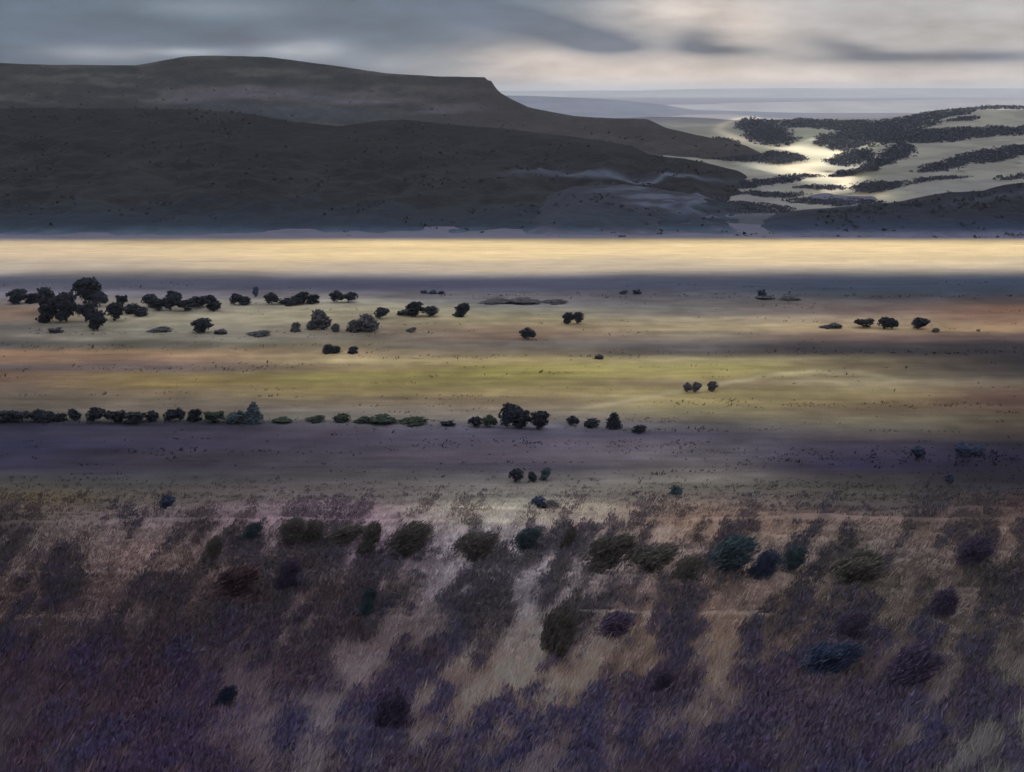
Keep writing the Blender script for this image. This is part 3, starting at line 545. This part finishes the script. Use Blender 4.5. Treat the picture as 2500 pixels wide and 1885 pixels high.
# ------------------------------------------------------------------ trees of the plain: x, base y, width, top y (photo pixels), kind, foliage, label
GA = 'dark trees scattered at the far edge of the plain'; GB = 'trees and bushes along the field edge'; GC = 'lone bushes on the dusky moor'
GC2 = 'trees in the grey cluster by the pale fields'
_A, _B, _M = GA, GB, GC
TREES = [
 (46,741,39,705,'round','dark','tree','small round dark tree nearest the left edge, west of the big cluster','tree',_A),
 (79,740,27,714,'bush','dark','tree','short dark tree between the round edge tree and the big western cluster','tree',_A),
 (122,760,42,700,'tall','dark','tree','upper tree on the western side of the big cluster, crown overlapping a taller one below','tree',_A),
 (112,787,36,732,'tall','dark','tree','narrow dark tree at the lower western corner of the big cluster','tree',_A),
 (163,786,48,712,'round','dark','tree','stout tall dark tree standing in the front middle of the big cluster','tree',_A),
 (208,742,52,677,'round','dark','tree','biggest round crown, standing highest of the big cluster against the blue strip','tree',_A),
 (244,748,34,709,'round','dark','tree','rounded dark tree leaning on the eastern side of the biggest crown','tree',_A),
 (209,786,40,738,'broad','dark','tree','dark tree filling the middle of the cluster directly under the biggest crown','tree',_A),
 (239,806,36,757,'round','dark','tree','frontmost dark tree of the big cluster, its foot lowest on the pale field','tree',_A),
 (279,783,34,737,'round','dark','tree','squarish dark tree standing just clear of the big cluster on its east','tree',_A),
 (300,745,23,719,'broad','dark','tree','little flat-topped tree above and behind the squarish dark tree','tree',_A),
 (319,765,31,739,'bush','dark','tree','low dark tree sloping down between the flat-topped tree and the long clump','tree',_A),
 (345,772,27,747,'bush','dark','tree','small dark tree at the lower end of the sloping pair before the long clump','tree',_A),
 (363,750,29,717,'round','dark','tree','round-headed dark tree at the western start of the long clump','tree',_A),
 (390,758,35,726,'broad','dark','tree','second tree of the long clump, broad and low','tree',_A),
 (417,758,34,709,'round','dark','tree','tallest tree of the long clump with a pointed round top','tree',_A),
 (452,759,36,728,'broad','dark','tree','wide low dark tree just east of the tallest one in the long clump','tree',_A),
 (485,750,37,721,'broad','dark','tree','low bushy dark tree forming the eastern bridge of the long clump','tree',_A),
 (520,759,29,719,'tall','dark','tree','upright dark tree closing the long clump at its eastern end','tree',_A),
 (572,744,24,716,'round','dark','tree','western one of two small trees between the long clump and the hedge clump','tree',_A),
 (598,744,24,722,'bush','dark','tree','eastern, wider one of two small trees after the long clump','tree',_A),
 (623,726,12,699,'tall','blue','tree','tiny thin bluish tree on the horizon line of the dark strip','tree',_A),
 (664,743,27,714,'round','dark','tree','round dark tree at the western end of the hedge-like clump','tree',_A),
 (703,742,56,723,'low','dark','bush','long low dark hedge joining two rounder trees on the far plain','bush',_A),
 (741,741,28,712,'round','dark','tree','round dark tree rising from the eastern end of the long low hedge','tree',_A),
 (763,741,25,717,'bush','dark','tree','squat dark tree at the far eastern tip of the hedge-like clump','tree',_A),
 (823,738,27,709,'round','dark','tree','taller western half of the lone joined pair on the far plain','tree',_A),
 (850,738,31,714,'broad','dark','tree','lower eastern half of the lone joined pair on the far plain','tree',_A),
 (496,812,39,776,'round','dark','tree','single round dark bushy tree alone on the pale field below the long clump','tree',_A),
 (721,810,19,785,'bush','slate','bush','small grey bush alone just west of the leaning grey tree','bush',GC2),
 (785,804,36,754,'tall','slate','tree','tall grey tree leaning to the east at the head of its small group','tree',GC2),
 (760,804,24,780,'bush','slate','bush','low grey bush at the foot of the tall leaning grey tree','bush',GC2),
 (820,810,16,788,'bush','slate','bush','tiny grey bush between the leaning tree and the grey pair','bush',GC2),
 (867,809,34,778,'bush','slate','tree','pale grey rounded tree, western one of the touching grey pair','tree',GC2),
 (901,810,37,765,'tall','slate','tree','taller blue-grey tree, eastern one of the touching grey pair','tree',GC2),
 (927,778,28,750,'round','dark','tree','dark round tree perched behind the top of the taller grey tree','tree',GC2),
 (1015,772,34,736,'round','dark','tree','rounded dark midfield tree between a flat low bush and a smaller tree','tree',_A),
 (1047,772,31,747,'round','dark','tree','smaller round tree touching the eastern side of a bigger one in midfield','tree',_A),
 (989,769,30,756,'low','slate','bush','flat low bush trailing west from the rounded tree in midfield','bush',_A),
 (1123,773,30,737,'tall','dark','tree','solitary upright dark tree with a squared top in the middle distance','tree',_A),
 (1388,791,22,762,'round','dark','tree','western half of the square-looking tree pair on the central pale field','tree',_A),
 (1408,790,22,761,'round','dark','tree','eastern half of the square-looking tree pair on the central pale field','tree',_A),
 (1289,828,31,800,'round','dark','tree','lone ragged dark bush tree on the brown strip in the centre','tree',_A),
 (798,863,21,838,'bush','dark','bush','tallest and westernmost of three small dark bushes above the yellow field','bush',_A),
 (820,862,20,843,'bush','dark','bush','middle one of three small dark bushes above the yellow field','bush',_A),
 (861,863,20,844,'bush','dark','bush','easternmost of three small dark bushes above the yellow field, set apart','bush',_A),
 (1463,876,18,865,'low','slate','bush','faint small grey bush on the bank behind the yellow field','bush',_A),
 (1001,810,20,799,'low','slate','bush','faint grey little bush on the pale field east of the grey pair','bush',_A),
 (135,812,30,800,'low','slate','bush','low bluish scrub bush on the dark bank below the big cluster','bush',_A),
 (390,808,44,799,'low','slate','bush','long low grey scrub on the bank west of the lone round tree','bush',_A),
 (540,815,26,804,'low','slate','bush','low grey scrub just east of the lone round tree','bush',_A),
 (625,818,46,808,'low','slate','bush','thin bluish scrub trailing away east below the small grey bush','bush',_A),
 (1035,716,14,708,'low','blue','bush','tiny blue bush in the first speck group under the blue strip','bush',_A),
 (1056,717,16,707,'low','blue','bush','second tiny blue bush in the speck group under the blue strip','bush',_A),
 (1078,718,13,710,'low','blue','bush','third tiny blue bush, easternmost of the specks under the blue strip','bush',_A),
 (1520,718,16,708,'low','blue','bush','small dark blue bush at the edge of the blue strip, western one of two','bush',_A),
 (1555,718,18,706,'low','blue','bush','small dark blue bush at the edge of the blue strip, eastern one of two','bush',_A),
 (1210,738,62,732,'low','slate','bush','western stretch of a long grey thicket on the distant lilac ground','bush',_A),
 (1280,739,66,730,'low','slate','bush','taller middle stretch of the long grey thicket on the distant lilac ground','bush',_A),
 (1345,739,50,733,'low','slate','bush','eastern stretch of the long grey thicket on the distant lilac ground','bush',_A),
 (1868,730,38,723,'low','slate','bush','low grey hedge piece under the blue strip, western of two','bush',_A),
 (1925,731,40,724,'low','slate','bush','low grey hedge piece under the blue strip, eastern of two','bush',_A),
 (2039,801,27,789,'low','slate','bush','low grey bush west of the three square dark trees','bush',_A),
 (2013,801,26,794,'low','slate','bush','very flat grey scrub trailing from the low bush by the square dark trees','bush',_A),
 (2107,799,36,776,'broad','dark','tree','westernmost squat dark tree of the small row on the eastern pale field','tree',_A),
 (2156,803,26,773,'round','dark','tree','taller half of the middle pair in the row on the eastern pale field','tree',_A),
 (2179,803,22,776,'round','dark','tree','shorter half of the middle pair in the row on the eastern pale field','tree',_A),
 (2240,803,32,775,'round','dark','tree','easternmost squat dark tree of the small row on the eastern pale field','tree',_A),
 (2285,811,14,800,'bush','slate','bush','tiny grey bush just beyond the easternmost squat dark tree','bush',_A),
 # field edge row
 (16,1028,42,1000,'broad','dark','bush','rounded dark bush cut by the frame at the start of the field-edge row','bush',_B),
 (51,1029,36,1002,'broad','dark','bush','second bush of the dense western hedge along the field edge','bush',_B),
 (83,1029,38,1001,'broad','dark','bush','third bush of the dense western hedge along the field edge','bush',_B),
 (114,1029,34,1003,'bush','dark','bush','last and eastern bush of the dense western hedge along the field edge','bush',_B),
 (145,1027,27,1007,'bush','dark','bush','small low bush in the gap between the dense hedge and an upright tree','bush',_B),
 (183,1025,23,996,'tall','dark','tree','small upright dark tree standing alone after the dense hedge','tree',_B),
 (228,1030,38,994,'round','dark','tree','big round bushy tree between the upright tree and the double bush','tree',_B),
 (281,1031,43,999,'broad','dark','bush','taller western half of the wide double bush on the field edge','bush',_B),
 (324,1031,46,1004,'broad','dark','bush','lower eastern half of the wide double bush on the field edge','bush',_B),
 (374,1028,26,1003,'bush','dark','bush','small squarish bush between the wide double bush and a peaked group','bush',_B),
 (415,1028,34,999,'round','dark','bush','rounded bush pressed against a pointed little tree on the field edge','bush',_B),
 (441,1028,20,993,'tall','dark','tree','pointed little tree peaking above the rounded bush on the field edge','tree',_B),
 (474,1028,28,996,'bush','dark','bush','leaning tufted bush just east of the pointed little tree','bush',_B),
 (527,1030,39,1002,'broad','green','bush','dark green bush sloping up to the east, before the teal ones','bush',_B),
 (568,1032,32,1004,'bush','teal','bush','teal-green bush between the sloping bush and the tall cypress-like tree','bush',_B),
 (590,1030,18,999,'tall','teal','bush','thin teal bush right beside the tall cypress-like tree','bush',_B),
 (616,1032,38,979,'conifer','teal','conifer_tree','tall pointed teal conifer ending the western row on the field edge','conifer',_B),
 (690,1030,40,1021,'low','green','bush','barely raised dark bush east of the pointed conifer','bush',_B),
 (764,1028,38,1015,'low','green','bush','low dark green bush midway between the conifer and the bright green one','bush',_B),
 (836,1029,32,1009,'bush','green','bush','small bright green tufted bush on the field edge','bush',_B),
 (885,1030,34,1018,'low','green','bush','western end of the low green hedge beside the dusky field','bush',_B),
 (933,1031,60,1017,'low','green','bush','thickest middle part of the low green hedge beside the dusky field','bush',_B),
 (998,1033,58,1021,'low','green','bush','thin eastern tail of the low green hedge beside the dusky field','bush',_B),
 (1093,1039,30,1028,'low','dark','bush','flat dark bush in the gap before the tall central tree group','bush',_B),
 (1157,1041,28,1017,'round','dark','bush','neat round dark bush, first of the central group on the field edge','bush',_B),
 (1196,1042,30,1013,'round','green','bush','rounded green-black bush beside the tallest central tree','bush',_B),
 (1238,1043,43,983,'round','dark','tree','tallest tree of the central group with a domed crown','tree',_B),
 (1275,1044,42,1001,'round','dark','tree','dark tree leaning east between the domed tree and the end tree','tree',_B),
 (1312,1047,36,1001,'tall','dark','tree','upright dark tree closing the central group on the field edge','tree',_B),
 (1399,1038,25,1015,'round','dark','bush','small oval dark bush, first after the central tree group','bush',_B),
 (1441,1042,30,1019,'bush','dark','bush','small tilted dark bush, second after the central tree group','bush',_B),
 (1498,1045,30,1005,'conifer','dark','conifer_tree','small pointed dark tree with a wide skirt east of the central group','conifer',_B),
 (1559,1055,27,1036,'bush','dark','bush','last little dark bush where the field edge fades into the moor','bush',_B),
 (1679,958,17,933,'round','slate','bush','western one of the touching pair of lilac-grey bushes on the yellow field','bush',_B),
 (1697,958,18,932,'round','slate','bush','eastern one of the touching pair of lilac-grey bushes on the yellow field','bush',_B),
 (1740,955,20,930,'round','slate','bush','single lilac-grey bush standing apart on the yellow field','bush',_B),
 # moor
 (2236,1119,27,1087,'round','blue','bush','round blue bush alone in the dark moor, west of the larger blue one','bush',_M),
 (2352,1114,35,1078,'round','blue','bush','largest blue bush on the dark moor near the eastern frame','bush',_M),
 (2385,1109,26,1084,'bush','blue','bush','smaller blue bush fused to the eastern side of the largest one','bush',_M),
 (2317,1181,18,1152,'tall','blue','bush','narrow faint blue bush below the largest blue bush on the moor','bush',_M),
 (1257,1175,28,1143,'round','dark','bush','wide dark bush, western one of three on the pale moor edge','bush',_M),
 (1300,1176,17,1149,'tall','dark','bush','thin short bush in the middle of three on the pale moor edge','bush',_M),
 (1328,1172,21,1137,'tall','teal','bush','tall narrow teal bush, eastern one of three on the pale moor edge','bush',_M),
 (1651,1213,25,1181,'tall','teal','bush','single upright teal bush on the moor edge','bush',_M),
 (1311,1239,27,1210,'round','blue','bush','small blue-black bush at the lit rim above the near hillside','bush',_M),
 (1345,1240,34,1224,'low','slate','bush','low brown-grey bush trailing from the blue-black one on the lit rim','bush',_M),
 (404,1243,30,1207,'round','blue','bush','lone round blue-black bush at the western rim of the near hillside','bush',_M),
 (1860,722,18,706,'low','blue','bush','tiny dark blue bush in the haze of the eastern blue strip','bush',_A) ,
]
SHRUBS = [
 (606,1322,50,1268,'bush','teal','dark teal shrub at the upper rim of the near hillside, west of the olive mass'),
 (508,1378,50,1298,'tall','olive','narrow olive shrub with maroon heather at its foot, on the western upper slope'),
 (690,1335,62,1256,'round','olive','tall olive shrub beginning the dark bank of shrubs below the pale rim'),
 (752,1322,64,1262,'bush','olive','second olive shrub of the dark bank, rounded and lower'),
 (822,1330,84,1272,'broad','olive','wide low olive shrub bridging the dark bank below the pale rim'),
 (888,1356,58,1260,'tall','olive','upright olive shrub rising above the wide low one in the dark bank'),
 (968,1362,92,1266,'round','olive','largest rounded olive shrub ending the dark bank beside pale grass'),
 (1138,1372,98,1287,'broad','olive','broad olive shrub standing alone in pale grass west of the teal one'),
 (1263,1347,62,1284,'round','teal','dark teal ragged shrub standing alone in pale grass in the middle'),
 (1376,1342,42,1278,'tall','olive','slender dark shrub leaning over the head of a long olive thicket'),
 (1450,1398,112,1287,'broad','olive','long olive thicket spreading east of the slender leaning shrub'),
 (1563,1398,112,1316,'broad','olive','grey-olive thicket between the long thicket and the blue-green one'),
 (1752,1398,98,1298,'round','teal','blue-green tall-crowned shrub on the eastern upper slope'),
 (1850,1414,66,1334,'bush','blue','dim bluish shrub squeezed between two teal ones on the eastern slope'),
 (1916,1397,54,1325,'round','teal','compact dark teal shrub east of the dim bluish one'),
 (2364,1382,76,1302,'round','purple','purple shrub alone high on the eastern slope'),
 (548,1462,104,1364,'broad','maroon','wide maroon heather shrub on the western slope under the narrow olive one'),
 (690,1442,60,1354,'bush','purple','purple shrub with a teal side, below the dark bank'),
 (885,1514,38,1420,'tall','teal','thin teal-blue shrub hanging below the middle of the dark bank'),
 (1346,1612,80,1444,'tall','olive','tall dark olive shrub in the middle of the slope, narrow and tapering'),
 (1472,1562,76,1486,'round','purple','violet rounded shrub just east of the tall tapering olive one'),
 (1600,1702,56,1624,'bush','purple','small violet shrub at the edge of the brown grass patch, centre of slope'),
 (540,1737,56,1663,'bush','blue','bright blue shrub low on the western slope'),
 (940,1792,76,1658,'tall','purple','forked violet shrub low in the middle of the slope'),
 (1985,1652,124,1548,'broad','blue','wide blue shrub above the large dark mass of the lower slope'),
 (2190,1682,112,1558,'round','purple','violet shrub leaning east on the lower eastern slope'),
 (2058,1562,82,1480,'bush','purple','dim violet shrub up the slope from the wide blue one'),
 (2290,1510,60,1420,'tall','purple','narrow violet shrub on the grassy eastern slope under the high purple one'),
 (1660,1420,80,1345,'bush','olive','grey shrub west of the blue-green tall-crowned one, lower down'),
 (2060,1425,120,1345,'broad','olive','faint olive-grey shrub stretching across the bare eastern slope'),
]

T = []
for i, (x, base, w, top, kind, mat, nm, label, cat, grp) in enumerate(TREES):
    plant(nm, x, base, w, top, kind, mat, label, cat, grp, var=i % 4, trunkname='stem' if nm == 'bush' else 'trunk', crownname='foliage' if nm == 'bush' else 'crown')
for i, (x, base, w, top, kind, mat, label) in enumerate(SHRUBS):
    plant('shrub', x, base, w, top, kind, mat, label, 'shrub', 'shrubs on the near hillside', var=(1, 3, 1, 0)[i % 4], big=True, trunkname='stem', crownname='foliage')

# ------------------------------------------------------------------ woods in the valley and scrub on the hills (masses nobody could count)
def scatter(name, P, size, col, label, cat, tris=16, seed=1, flat=.8, mat=None, lf=.75, sprig=False):
    r = np.random.default_rng(seed); n = len(P); k = tris // 2
    P = np.asarray(P); size = np.asarray(size).reshape(-1, 1, 1); 
    d = r.normal(size=(n, k, 3)); d[..., 2] = np.abs(d[..., 2]) * 1.0; d /= np.linalg.norm(d, axis=2, keepdims=True)
    Q = P[:, None, :] + d * size * np.array([1, 1, flat]) * r.uniform(.5, 1.0, (n, k, 1)); 
    Nn = (d + r.normal(size=(n, k, 3)) * .4).reshape(-1, 3); Nn /= np.linalg.norm(Nn, axis=1, keepdims=True)
    ls = np.broadcast_to(size * lf, (n, k, 1)).reshape(-1, 1)
    V, F = leaves(Q.reshape(-1, 3), Nn, ls, r, sprig)
    C = np.repeat(np.repeat(col, k, 0), 4, 0)
    return stuff(mesh(name, V, F, mat, C, False), label, cat)
m_mass = material('scrub_foliage', attr=True, rough=.95, fine=[((1, 1, 1), 1.5, .25)])
nW = 120000; rx_ = rng.uniform(1450, 2900, nW); ss = rng.uniform(0, 1, nW) ** .8
ci = np.clip(((rx_ - vx[0]) / (vx[-1] - vx[0]) * 519).astype(int), 0, 519); ri = (ss * 239).astype(int)
pxw, pyw = vpx[ri, ci], vpy[ri, ci]; keep = (woodmask(pxw, pyw) > rng.uniform(.03, 1.1, nW)); ri, ci = ri[keep][:24000], ci[keep][:24000]
n = len(ri); hh = rng.uniform(2.2, 5.6, n) * np.interp(Yv[ri, ci], [1400, 2500, 5000], [.55, .9, 1.5])
P = np.stack([Xv[ri, ci] + rng.normal(0, 4, n), Yv[ri, ci] + rng.normal(0, 6, n), Zv[ri, ci] + hh * .2], -1)
cw = np.array([L3(60, 64, 80)]) * rng.uniform(.88, 1.12, (n, 1)) / .8
scatter('woodland', P, hh, cw, 'dark distant woods lying in patches over the pale valley slopes', 'woodland', 14, 5, mat=m_mass, lf=.6)
# scrub on the dark hills
def hill_scrub(Hd, n, seed, prob, col):
    r = np.random.default_rng(seed); nr, nx = Hd['X'].shape; i = r.integers(2, nr, n); j = r.integers(0, nx, n)
    k = r.uniform(0, 1, n) < prob(Hd['px'][i, j], Hd['py'][i, j]); i, j = i[k], j[k]; m = len(i)
    fx = r.uniform(0, 1, m) * (j < nx - 1); j2 = np.minimum(j + 1, nx - 1); lp = lambda A: A[i, j] * (1 - fx) + A[i, j2] * fx
    h = r.uniform(2.0, 4.5, m); P = np.stack([lp(Hd['X']), lp(Hd['Y']), lp(Hd['Z'])], -1)
    return P, h, np.array([L3(*col)]) * r.uniform(.6, 1.4, (m, 1))
ps = [hill_scrub(foot, 26000, 1, lambda x, y: sstep(.42, .62, fbm(x / 90, y / 26, 3, 61)) * sstep(-300, 0, x) * (1 - .85 * sstep(500, 555, y)), (46, 50, 60)),
      hill_scrub(toe, 5000, 2, lambda x, y: sstep(.5, .3, fbm(x / 120, y / 12, 4, 21)) * (1 - .8 * sstep(500, 555, y)), (46, 48, 58)),
      hill_scrub(front, 9000, 3, lambda x, y: (1 - .7 * sstep(510, 560, y)) * sstep(.42, .6, fbm(x / 70, y / 20, 3, 66)) * (x < 2800), (42, 46, 58)),
      hill_scrub(mesa, 12000, 4, lambda x, y: sstep(.46, .66, fbm(x / 90, y / 20, 3, 69)) * sstep(200, 240, y) * sstep(-300, 0, x), (54, 54, 60))]
P = np.concatenate([p[0][::5] for p in ps]); h = np.concatenate([p[1][::5] for p in ps]) * 1.1; c_ = np.concatenate([p[2][::5] for p in ps]) * 1.5
scatter('hill_scrub', P, h, c_, 'dark scrub scattered in drifts over the shaded hills behind the plain', 'scrub', 8, 6, mat=m_mass, flat=.7)

# ------------------------------------------------------------------ heather and grass on the near hillside
def near_points(n, seed, y0=1165, y1=2050, x0=-350, x1=2850):
    r = np.random.default_rng(seed); x = r.uniform(x0, x1, n); y = r.uniform(y0, y1, n)
    # unproject on a smooth table of the hillside (row -> distance), then settle on the real surface
    a, b, c = ray(x, y); t = np.interp(-y, -Pm, Yc) / b
    for _ in range(12):
        f = H + t * c - gz(t * a, t * b); t = t + f / (np.abs(c) + .0) * .6 / (1 + .0)
        t = np.maximum(t, 3)
    X, Y = t * a, t * b; Z = gz(X, Y); px, py = project(X, Y, Z); ok = (Y > 8) & (r.uniform(0, 1, n) < sstep(500, 335, Y) ** 1.3)
    return X[ok], Y[ok], Z[ok], px[ok], py[ok], r
DARK = [(x_ - .35 * w_, b_ + .1 * (b_ - t_), w_ * .85, (b_ - t_) * .75, -.75) for x_, b_, w_, t_, *_u in SHRUBS] + [(300, 1450, 160, 90, -.2), (230, 1590, 170, 80, -.3), (120, 1700, 150, 90, -.3), (420, 1700, 110, 140, -.4), (560, 1790, 110, 100, -.4), (570, 1410, 90, 50, -.3), (620, 1530, 80, 60, -.4), (860, 1400, 120, 60, -.4), (880, 1480, 50, 60, 0), (1120, 1480, 60, 90, -.5), (1090, 1600, 80, 60, -.3), (940, 1760, 60, 100, 0), (720, 1820, 80, 80, -.3),
        (1200, 1810, 110, 90, -.3), (1370, 1800, 110, 90, -.4), (1480, 1790, 110, 100, -.4), (1640, 1740, 110, 100, -.6), (1850, 1700, 130, 100, -.7), (1900, 1600, 120, 60, -.7), (1780, 1830, 160, 90, -.4), (2000, 1740, 80, 100, -.7), (2180, 1620, 80, 50, -.9), (2240, 1720, 70, 60, -.7), (1600, 1360, 100, 45, -.4), (1750, 1352, 80, 40, -.4),
        (1340, 1530, 50, 80, -.6), (1470, 1530, 70, 50, -.5), (1700, 1500, 60, 60, -.9), (1320, 1400, 80, 50, -.6), (160, 1330, 120, 30, -.3), (60, 1560, 50, 100, -.5), (2050, 1380, 80, 40, -.4), (1700, 1590, 70, 60, -.6), (1500, 1420, 90, 40, -.5), (700, 1400, 60, 50, -.4), (2350, 1330, 60, 40, -.5), (1700, 1247, 120, 7, 0), (1900, 1247, 160, 8, 0), (2150, 1250, 160, 12, 0), (150, 1850, 200, 60, -.2), (900, 1880, 120, 60, -.2)]
LIGHT = [(1000, 1440, 90, 70, -.3), (1240, 1640, 150, 60, -.2), (1180, 1380, 50, 70, -.4), (1570, 1620, 110, 60, -.2), (1700, 1470, 60, 30, -.2), (960, 1610, 90, 40, -.2), (1400, 1480, 50, 30, 0), (2200, 1400, 120, 60, -.2), (1050, 1280, 260, 20, 0), (2400, 1700, 120, 120, 0), (660, 1590, 60, 30, -.4), (700, 1300, 250, 20, 0), (1900, 1480, 90, 60, -.2), (1150, 1560, 50, 40, 0)]
def cover(px, py):
    d = np.zeros(px.shape); wx = px + (fbm(px / 60, py / 50, 3, 81) - .5) * 110; wy = py + (fbm(px / 60, py / 50, 3, 85) - .5) * 70
    for b_ in DARK: d = np.maximum(d, np.exp(-blob(wx, wy, *b_) * 1.1))
    l = np.zeros(px.shape)
    for b_ in LIGHT: l = np.maximum(l, np.exp(-blob(wx, wy, *b_)))
    st = streak(px, py)
    return np.clip(sstep(.52, .44, st) * .85 + d * .34 - l * .42, 0, 1)
X, Y, Z, px, py, r = near_points(150000, 31)
cv = cover(px, py); k = cv > r.uniform(.10, 1.15, len(cv)); X, Y, Z, px, py, cv = X[k], Y[k], Z[k], px[k], py[k], cv[k]
hues = np.array([L3(67, 52, 82), L3(49, 55, 88), L3(48, 68, 80), L3(78, 55, 64), L3(70, 69, 65), L3(63, 60, 66)])
hn = fbm(px / 120, py / 90, 3, 90); hm = fbm(px / 150, py / 120, 3, 95)
wts = np.stack([sstep(.45, .6, hn) + .25 + .6 * sstep(1500, 1750, py), sstep(.5, .62, hm) * (.4 + sstep(1400, 1700, py)), sstep(.58, .68, hn) * .8 * sstep(900, 1300, px) + .08, sstep(.5, .35, hn) * sstep(1400, 500, px) + .05, sstep(1650, 1350, py) * 1.5 + .3, np.full(len(px), .45)], -1)
wts /= wts.sum(1, keepdims=True); pick = (r.random((len(px), 1)) > np.cumsum(wts, 1)).sum(1).clip(0, 5)
col = (wts @ hues) * .72 + hues[pick] * .28; col = (col * (1.75 + .95 * sstep(1450, 1800, py))[:, None] + land_tone(X, Y, Z) * .45) * r.uniform(.88, 1.12, (len(col), 1))
sz = r.uniform(.28, .62, len(X)) * np.interp(Y, [40, 120, 400], [.8, 1.15, 2.3])
scatter('heather', np.stack([X, Y, Z + sz * .1], -1), sz, col, 'dark purple and blue heather growing in slanting drifts on the near hillside', 'heather', 18, 8, mat=m_mass, flat=1.0, lf=.5, sprig=True)
# pale wind-blown grass
X, Y, Z, px, py, r = near_points(75000, 77)
cv = cover(px, py); k = cv < r.uniform(.15, .9, len(cv)); X, Y, Z, px, py = X[k], Y[k], Z[k], px[k], py[k]
n = len(X); nb = 5; sc_ = np.interp(Y, [40, 150, 420], [1, 1.6, 3.2])
bx = X[:, None] + r.normal(0, .18, (n, nb)) * sc_[:, None]; by = Y[:, None] + r.normal(0, .18, (n, nb)) * sc_[:, None]; bz = Z[:, None] - .03
hh = r.uniform(.3, .75, (n, nb)) * np.sqrt(sc_)[:, None]; lx = hh * r.normal(.45, .3, (n, nb)); ly = hh * r.normal(0, .3, (n, nb)); wd = .028 * sc_[:, None] * r.uniform(.7, 1.4, (n, nb))
z0 = np.broadcast_to(bz, bx.shape)
V = np.stack([np.stack([bx - wd, by, z0], -1), np.stack([bx + wd, by, z0], -1), np.stack([bx + lx, by + ly, z0 + hh], -1)], 2).reshape(-1, 3)
F = np.arange(len(V)).reshape(-1, 3)
gc = land_tone(X, Y, Z) * (1 + .3 * sstep(1450, 1800, py))[:, None] * r.uniform(.95, 1.7, (n, 1)) * (1 + r.normal(0, .05, (n, 3))); gc = np.clip(gc, .01, .6); gc = gc * .82 + gc.mean(1, keepdims=True) * .2 * np.array([1, .98, 1.0])
m_gr = material('dry_grass', attr=True, rough=.85)
stuff(mesh('grass', V, F, m_gr, np.repeat(gc, nb * 3, 0), False), 'pale dry grass bent by the wind among the heather of the near hillside', 'grass')

# ------------------------------------------------------------------ tufts and low scrub over the plain
r = np.random.default_rng(91); n = 60000
x = r.uniform(-250, 2750, n); y = 690 + (1245 - 690) * r.uniform(0, 1, n)
dens = .001 + .008 * sstep(1050, 1200, y) + .35 * sstep(.62, .76, fbm(x / 220, y / 8, 3, 110))
for (ly, x0, x1, sy) in ((813, 60, 720, 4), (846, -200, 760, 5), (873, 880, 1560, 4), (1030, -250, 1120, 3), (1052, 1350, 1900, 4), (862, 1500, 2700, 5), (724, 1150, 2600, 4), (1120, 1700, 2700, 16), (1205, 1550, 2300, 8), (1085, 900, 1700, 10), (900, 0, 700, 5), (990, 1600, 2600, 6)):
    dens = np.maximum(dens, .75 * np.exp(-((y - ly - (fbm(x / 120, x * 0, 2, 115) - .5) * 10) / sy) ** 2) * sstep(x0 - 60, x0 + 40, x) * sstep(x1 + 60, x1 - 40, x) * sstep(.3, .6, fbm(x / 45, y / 9, 3, 118)))
k = r.uniform(0, 1, n) < dens; x, y = x[k], y[k]
a, b, c = ray(x, y); t = H / -c; X, Y = t * a, t * b; Z = gz(X, Y); ok = (Y > 430) & ((Y < YB1 - 25))
X, Y, Z = X[ok], Y[ok], Z[ok]; n = len(X)
h = r.uniform(.35, .95, n) * np.interp(Y, [430, 1100], [.8, 1.3]) * (1 + 1.0 * (r.random(n) > .96))
scatter('moor_scrub', np.stack([X, Y, Z], -1), h, np.clip(land_tone(X, Y, Z) * r.uniform(.62, 1.05, (n, 1)), .01, .5), 'low tufts and scrub dotted in lines and drifts over the banded plain', 'scrub', 8, 12, mat=m_mass, flat=.7, sprig=True)
